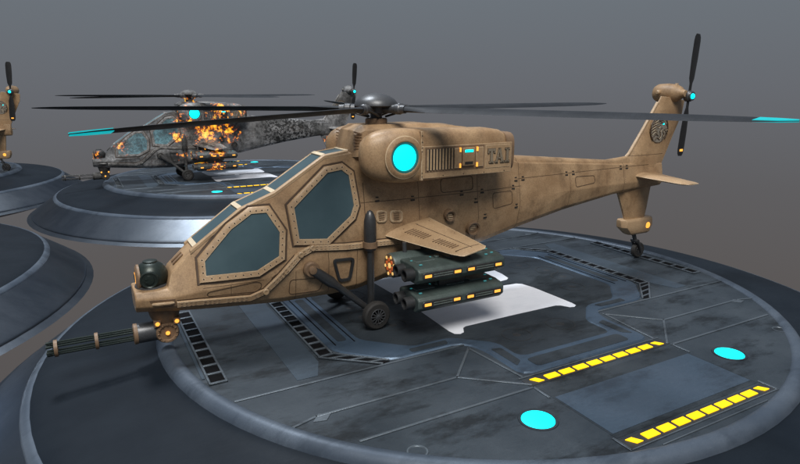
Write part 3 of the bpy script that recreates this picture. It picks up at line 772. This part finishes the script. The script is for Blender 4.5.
    for sg in (1, -1):
        dd = Vector((.065, 0, 1)).normalized()*sg; w = Vector((dd.z, 0, -dd.x)); rings = []
        cd = (w + Y*.08*sg).normalized(); up = dd.cross(cd)
        for r, c_, t_ in ((.1, .03, .03), (.25, .045, .025), (.38, .10, .02), (.8, .125, .016), (1.18, .125, .013), (1.27, .11, .01), (1.33, .07, .007)):
            rings.append([th + dd*r + cd*(c_*u) + up*(t_*v) for u, v in ((-1, 0), (-.5, .8), (.5, .8), (1, 0), (.5, -.8), (-.5, -.8))])
        tb = P(MB().loft(rings), 'tail_rotor_blade', M['black'], angle=40)
        if sg < 0:
            P(MB().box(th + dd*1.2, (.1, .045, .05)), 'blade_marker', M['amber'], tb, bevel=.004)
    # stabilisers
    for s in (-1, 1):
        rings = []
        for y, xl, xt, z, t_ in ((.05, 4.42, 5.2, 1.98, .07), (.5, 4.5, 5.16, 1.955, .055), (1.15, 4.63, 5.1, 1.92, .04), (1.26, 4.72, 5.06, 1.915, .015)):
            c_ = xt-xl
            rings.append([Vector((xl+c_*u, s*y, z+t_*v)) for u, v in ((0, 0), (.08, .6), (.35, 1), (1, .2), (1, -.2), (.35, -.9), (.08, -.6))])
        P(MB().loft(rings), 'stabiliser', M['sand_light'], angle=40)
    # ventral fin, tail wheel
    mb = MB(); rings = []
    for z, xa, xb, w in ((1.75, 4.0, 5.12, .09), (1.2, 4.27, 5.05, .08), (.92, 4.4, 5.0, .07)):
        rings.append([Vector((xa+(xb-xa)*u, w*v, z)) for u, v in ((0, .3), (.15, 1), (.85, 1), (1, .4), (1, -.4), (.85, -1), (.15, -1), (0, -.3))])
    vf = P(mb.loft(rings), 'ventral_fin', M['sand'], angle=40)
    mb = MB(); rings = []
    for z, xa, xb, w in ((.98, 4.2, 5.2, .12), (.93, 4.2, 5.22, .15), (.80, 4.22, 5.22, .16), (.64, 4.42, 5.16, .13), (.60, 4.5, 5.1, .1)):
        rings.append([Vector((xa+(xb-xa)*u, w*v, z)) for u, v in ((0, .4), (.1, 1), (.92, 1), (1, .6), (1, -.6), (.92, -1), (.1, -1), (0, -.4))])
    sk = P(mb.loft(rings), 'tail_skid', M['sand_light'], bevel=.01)
    for s in (-1, 1):
        P(MB().lathe((5.0, s*.14, .80), (0, s, 0), [(0, .075), (.02, .07), (.03, .03)], 18), 'tail_lamp', M['amber'], sk)
    mb = MB().tube([(4.72, 0, .62), (4.8, 0, .45)], [.05, .045], 12)
    mb.tube([(4.8, -.09, .42), (4.8, .09, .42)], .045, 10)
    for s in (-1, 1): mb.tube([(4.8, s*.09, .44), (4.92, s*.09, .19)], [.03, .025], 8)
    P(mb, 'tail_wheel_fork', M['gun'], angle=40)
    w_ = P(MB().lathe((4.92, -.1, .19), Y, [(0, .03), (.2, .03)], 10), 'tail_wheel', M['gun'])
    wheel(w_, (4.92, 0, .185), .185, .11, 1)
    return H
worn_cyan = worn('dull_cyan', (.1, .3, .32), (.16, .42, .45), (.03, .06, .06), (.3, .5), .2)
worn_cyan.node_tree.nodes['Principled BSDF'].inputs['Emission Color'].default_value = (.05, .5, .55, 1)
worn_cyan.node_tree.nodes['Principled BSDF'].inputs['Emission Strength'].default_value = .25

# ------------------------------------------------------------------ platform
def q4(pts):
    """quarter outline (x>0,y>0, from the x axis to the y axis) -> full outline"""
    a = list(pts)
    return a + [(-x, y) for x, y in reversed(a)] + [(-x, -y) for x, y in a] + [(x, -y) for x, y in reversed(a)]
def make_platform():
    T = empty('landing_platform')
    P = lambda mb, name, mat, par=T, bevel=0, **k: mb.build(name, mat, par, bevel, **k)
    SEG = 96
    sh = MB().lathe((0, 0, 0), Z, [(-.05, 5.60), (-.09, 5.645), (-.13, 5.72), (-.16, 5.86), (-.19, 6.1), (-.235, 6.6), (-.27, 6.95), (-.30, 7.14), (-.335, 7.28), (-.38, 7.38), (-.43, 7.45)], SEG, caps=False)
    P(sh, 'shelf', M['shell'], angle=60)
    sh = MB().lathe((0, 0, 0), Z, [(-.375, 7.34), (-.362, 7.37), (-.385, 7.42), (-.42, 7.465), (-.445, 7.485), (-.465, 7.485)], SEG, caps=False)  # added paler ring: highlight along the shelf's edge put into its colour
    P(sh, 'shelf_edge', M['rim'], angle=60)
    sh = MB().lathe((0, 0, 0), Z, [(-.43, 7.45), (-.445, 7.47), (-.98, 8.22), (-1.02, 8.27), (-1.03, 8.28), (-1.05, 8.29), (-1.08, 8.29), (-1.16, 8.46), (-1.5, 7.2), (-1.6, 5.0), (-1.6, .01)], SEG, caps=False)
    P(sh, 'skirt', M['skirt'], angle=35)
    rm = MB().lathe((0, 0, 0), Z, [(-.03, 5.39), (-.004, 5.40), (.022, 5.43), (.037, 5.47), (.036, 5.52), (.018, 5.57), (-.02, 5.61), (-.06, 5.635), (-.1, 5.65)], 96, caps=False)
    P(rm, 'rim', M['rim'], angle=60)
    d = MB(); n = 96
    d.add([(5.42*cos(2*pi*k/n), 5.42*sin(2*pi*k/n), 0) for k in range(n)], [tuple(range(n))])
    P(d, 'deck', M['deck'])
    up = lambda p, t: Vector((p[0], p[1], t))
    def slab(pts, z0, z1, name, mat, bevel=.0): return P(MB().prism(pts, up, z0, z1), name, mat, bevel=bevel)
    octi = q4([(2.8, 1.1), (2.2, 1.72), (1.5, 1.72), (.95, 2.25), (.95, 2.8)])
    octi = chamfer(octi, .12)
    slab(octi, -.01, .004, 'pad', M['pad'])
    # blue band ring
    octo = q4([(3.34, 1.28), (2.68, 1.99), (1.46, 1.99), (1.30, 2.35), (1.30, 3.28)]); octo = chamfer(octo, .16)
    b = MB(); b.loft([[up(p, z) for p in q] for q, z in ((offset(octi, .0), .004), (offset(octi, .02), .022), (offset(octo, -.02), .022), (octo, 0))], caps=False)
    P(b, 'raised_band', M['band'], angle=20)
    b = MB()
    for sx in (1, -1):
        for sy_ in (1, -1):
            for pts in ([(2.3, 1.8), (1.62, 1.8), (1.66, 1.93), (2.3, 1.93)], [(1.2, 2.4), (1.04, 2.44), (1.05, 2.92), (1.2, 3.03)]):
                b.prism(offset(chamfer([(sx*x, sy_*y) for x, y in pts], .03), .0), up, .02, .026)
    for sy_ in (1, -1): b.prism(chamfer([(x, sy_*y) for x, y in ((-.95, 2.92), (.95, 2.92), (.95, 3.18), (-.95, 3.18))], .06), up, .02, .026)
    for sx in (1, -1):
        b.prism(chamfer([(sx*2.98, -1.05), (sx*3.14, -1.05), (sx*3.14, 1.05), (sx*2.98, 1.05)], .05), up, .02, .026)
    each(b, 'band_inset', M['pad'], T)
    b = MB()
    for sx in (1, -1):
        for x in (2.9, 3.22): b.box((sx*x, 0, .024), (.016, 2.3, .012))
    each(b, 'band_groove', M['hole'], T)
    # ladder vents
    for sx in (1, -1):
        for kind, (xa, xb, yl, n) in enumerate(((3.37, 3.58, 1.38, 11), (4.95, 5.17, 1.45, 10))):
            v = MB(); v.prism([(sx*xa, -yl), (sx*xb, -yl), (sx*xb, yl), (sx*xa, yl)], up, -.01, .006)
            if kind == 0:
                for s in (1, -1):
                    v.prism([(sx*3.37, s*1.36), (sx*3.60, s*1.4), (sx*2.9, s*2.02), (sx*2.72, s*1.99)], up, -.01, .0065)
            lv = P(v, 'ladder_vent', M['hole'])  # flat black sheet, the openings' shade put into its colour
            f = MB()
            for k in range(n+1):
                y = -yl + 2*yl*k/n; f.box((sx*(xa+xb)/2, y, .014), (xb-xa, .045, .022))
            for x in (xa, xb): f.box((sx*x, 0, .015), (.03, 2*yl+.04, .024))
            if kind == 0:
                for s in (1, -1):
                    A = [Vector((sx*3.37, s*1.36)), Vector((sx*2.72, s*1.97))]; B = [Vector((sx*3.60, s*1.4)), Vector((sx*2.85, s*2.03))]
                    for a, c in ((A[0], A[1]), (B[0], B[1])):
                        m_ = (a+c)/2; f.box((m_.x, m_.y, .015), ((c-a).length, .03, .024), Matrix.Rotation(math.atan2(c.y-a.y, c.x-a.x), 3, 'Z'))
                    for k in range(1, 4):
                        a = A[0]+(A[1]-A[0])*k/3.3; c = B[0]+(B[1]-B[0])*(k-.5)/3.3; m_ = (a+c)/2
                        f.box((m_.x, m_.y, .0145), ((c-a).length, .035, .022), Matrix.Rotation(math.atan2(c.y-a.y, c.x-a.x), 3, 'Z'))
            P(f, 'vent_rungs', M['seam'], lv, bevel=.004)
    # outer wedge plates and pale plates beside the ladders
    b = MB()
    for sx in (1, -1):
        b.prism([(sx*3.64, -1.5), (sx*3.8, -1.9), (sx*4.1, -1.9), (sx*4.1, 1.9), (sx*3.8, 1.9), (sx*3.64, 1.5)], up, -.01, .005)
        b.prism([(sx*5.2, -1.25), (sx*5.24, -1.25), (sx*5.24, 1.25), (sx*5.2, 1.25)], up, -.01, .012)
    each(b, 'pale_plate', M['patch'], T)
    # raised seams
    b = MB()
    def seam(p, q, w=.036, h=.012):
        a, c = Vector(p), Vector(q); m_ = (a+c)/2
        b.box((m_.x, m_.y, h/2), ((c-a).length+w*.6, w, h+.004), Matrix.Rotation(math.atan2(c.y-a.y, c.x-a.x), 3, 'Z'))
    for sx in (1, -1):
        for sy_ in (1, -1):
            S = lambda *pp: [seam((sx*a[0], sy_*a[1]), (sx*c[0], sy_*c[1])) for a, c in zip(pp, pp[1:])]
            S((4.98, 2.05), (1.46, 2.05)); S((4.55, 2.98), (4.2, 2.88), (2.14, 2.88), (1.45, 2.18)); S((2.14, 2.88), (1.38, 3.53))
            S((3.95, 3.6), (1.40, 3.6)); S((1.40, 3.6), (1.4, 3.9)); S((1.46, 2.2), (1.34, 3.3))
            S((1.4, 4.95), (1.4, 5.2))
    for sy_ in (1, -1):
        seam((-1.4, sy_*5.2), (1.4, sy_*5.2), .02); seam((-1.0, sy_*5.3), (1.0, sy_*5.3), .015)
        seam((-1.42, sy_*3.33), (1.42, sy_*3.33), .02)
    each(b, 'deck_seam', M['seam'], T, .004)
    b = MB()
    for sx in (1, -1):
        for sy_ in (1, -1):
            for k, r in ((3.5, .12),):
                c = Vector((sx*3.48, sy_*4.08, 0)); b.lathe(c, Z, [(0, r), (.008, r), (.008, r*.85), (0, r*.8)], 24, caps=False)
            b.prism([(sx*x, sy_*y) for x, y in ((4.28, 2.98), (4.12, 3.02), (4.02, 2.90), (4.16, 2.84))], up, -.004, .010)
    each(b, 'tie_down', M['seam'], T)
    # near and far lanes
    for sy_ in (1, -1):
        ln = slab([(-1.36, sy_*3.66), (1.36, sy_*3.66), (1.36, sy_*4.96), (-1.36, sy_*4.96)], -.01, .003, 'lane_border', M['pad'])
        b = MB().prism([(-1.33, sy_*3.93), (1.33, sy_*3.93), (1.33, sy_*4.88), (-1.33, sy_*4.88)], up, -.01, .007)
        P(b, 'lane_plate', M['lane'], ln)
        for yy in (3.47, 5.09):
            bd = MB().prism([(-1.42, sy_*(yy-.09)), (1.42, sy_*(yy-.09)), (1.42, sy_*(yy+.09)), (-1.42, sy_*(yy+.09))], up, -.01, .005)
            st = P(bd, 'strip_bed', M['soot'])
            y_ = MB(); n = 10; L = 2.72; p_ = L/n
            for k in range(n):
                x = -1.36 + p_*(k+.5)
                if 0 < k < n-1: y_.box((x, sy_*yy, .009), (p_*.78, .11, .012))
                else:
                    e = -.035
                    y_.prism([(x-.05-e, sy_*(yy+.055)), (x+.05-e, sy_*(yy+.055)), (x+.05+e, sy_*(yy-.055)), (x-.05+e, sy_*(yy-.055))], up, .003, .015)
            each(y_, 'strip_light', M['yellow'], st)
    for sx in (1, -1):
        for sy_ in (1, -1):
            c = (sx*1.88, sy_*4.23, 0)
            P(MB().lathe(c, Z, [(0, .245), (.012, .24), (.012, .212), (.004, .207)], 32, caps=False), 'lamp_ring', M['pad'])
            P(MB().lathe(c, Z, [(-.01, .205), (.008, .2), (.014, .17)], 32), 'deck_lamp', M['cyan'])
    # scuffed touchdown rings
    b = MB()
    for sx in (1, -1):
        for x, y in ((.47, 2.14), (2.05, .82), (2.35, .25)):
            for sy_ in (1, -1):
                b.lathe((sx*x, sy_*y, .004), Z, [(0, .25), (.003, .25), (.003, .235), (0, .235)], 28, caps=False)
                b.lathe((sx*x, sy_*y, .004), Z, [(0, .07), (.003, .06)], 16)
    each(b, 'touchdown_ring', M['soot'], T, per=2)
    # the letter H: two broad bars joined by a short link, flared corners
    h = MB()
    hp = [(.03, .0), (.03, .12), (.9, .12), (1.17, .15), (1.26, .22), (1.32, .5), (1.36, 1.5), (1.34, 1.63), (1.26, 1.68), (1.17, 1.65), (1.08, 1.50), (1.0, 1.46), (0, 1.45)]
    def bar(s):
        r = [(x, s*y) for x, y in hp[1:]]; l = [(-x-.0, s*y) for x, y in hp[1:]]
        # right half then left half mirrored; slot opens either side of the link
        out = r + list(reversed(l[:-1]))
        return out
    for s in (1, -1): h.prism(bar(s), up, .002, .0085)
    h.prism([(-.18, -.1195), (.02, -.1195), (.02, .1195), (-.18, .1195)], up, .002, .0085)
    P(h, 'letter_h', M['white'], label='white letter H painted across the pad')
    return T

plat = make_platform()
tag(plat, 'large nearest round landing platform under the sand-coloured helicopter, white H in its middle', 'platform', 'round landing platforms')
P2, P3, P4 = (.067, 18.165, 0), (-14.8, 9.15, 0), (-14.5, 26.0, 0)
for loc, lab in ((P2, 'round landing platform with the burning helicopter standing on it'),
                 (P3, 'empty-looking round platform cut by the left edge, nearer than the other left one'),
                 (P4, 'round platform far left at the frame edge, behind the gun of the burning helicopter')):
    c = copy_tree(plat); c.location = loc; tag(c, lab, 'platform', 'round landing platforms')

heli = make_heli()
heli.location = (0, 0, .006)
tag(heli, 'large sand-coloured attack helicopter parked on the nearest platform, complete in view', 'helicopter', 'attack helicopters parked on the platforms')
h4 = copy_tree(heli); h4.location = (-14.0, 26.3, .006); h4.rotation_euler = (0, 0, radians(-20))
tag(h4, 'sand-coloured helicopter at the far left edge, only its tail rotor and tail in view', 'helicopter', 'attack helicopters parked on the platforms')
h2 = copy_tree(heli, BURNT); h2.location = (P2[0], P2[1], .006)
tag(h2, 'charred helicopter glowing orange with embers on the platform behind', 'helicopter', 'attack helicopters parked on the platforms')

# ------------------------------------------------------------------ backdrop and light
w = bpy.data.worlds.new('World'); SC.world = w; w.use_nodes = True
nt = w.node_tree; bg = nt.nodes['Background']
tc = N(nt, 'ShaderNodeTexCoord'); sp = N(nt, 'ShaderNodeSeparateXYZ'); nt.links.new(tc.outputs['Generated'], sp.inputs[0])
f = math_(nt, 'ADD', math_(nt, 'MULTIPLY', sp.outputs[2], .5), .5)
nt.links.new(ramp(nt, f, [(0, (.045, .045, .048)), (.22, (.085, .078, .078)), (.36, (.105, .096, .094)), (.43, (.115, .112, .117)), (.50, (.135, .143, .160)), (.57, (.150, .172, .196)), (.75, (.17, .20, .25)), (1., (.2, .23, .28))]), bg.inputs[0])
bg.inputs[1].default_value = 1.0
def area(loc, target, size, power, col):
    l = bpy.data.lights.new('lamp', 'AREA'); l.shape = 'DISK'; l.size = size; l.energy = power; l.color = col
    o = bpy.data.objects.new('lamp', l); COL.objects.link(o); o.location = loc
    o.rotation_euler = (Vector(target)-Vector(loc)).to_track_quat('-Z', 'Y').to_euler()
    return o
area((-15, -30, 50), (0, 2, 0), 28, 36000, (1., .955, .89))
area((-7, 25, 54), (-2, 11, 0), 13, 26000, (.9, .95, 1.))

# ------------------------------------------------------------------ camera
cam = bpy.data.cameras.new('camera'); co = bpy.data.objects.new('camera', cam); COL.objects.link(co)
co.location = (-6.395, -8.981, 3.894)
co.rotation_euler = (radians(90-13.824), radians(-.109)*0, radians(-28.817))
cam.sensor_width = 36; cam.lens = 587.46/800*36; cam.clip_end = 500; cam.clip_start = .05
SC.camera = co
SC.view_settings.view_transform = 'Standard'; SC.view_settings.look = 'None'; SC.view_settings.gamma = 1; SC.view_settings.exposure = 0
SC.render.engine = 'CYCLES'
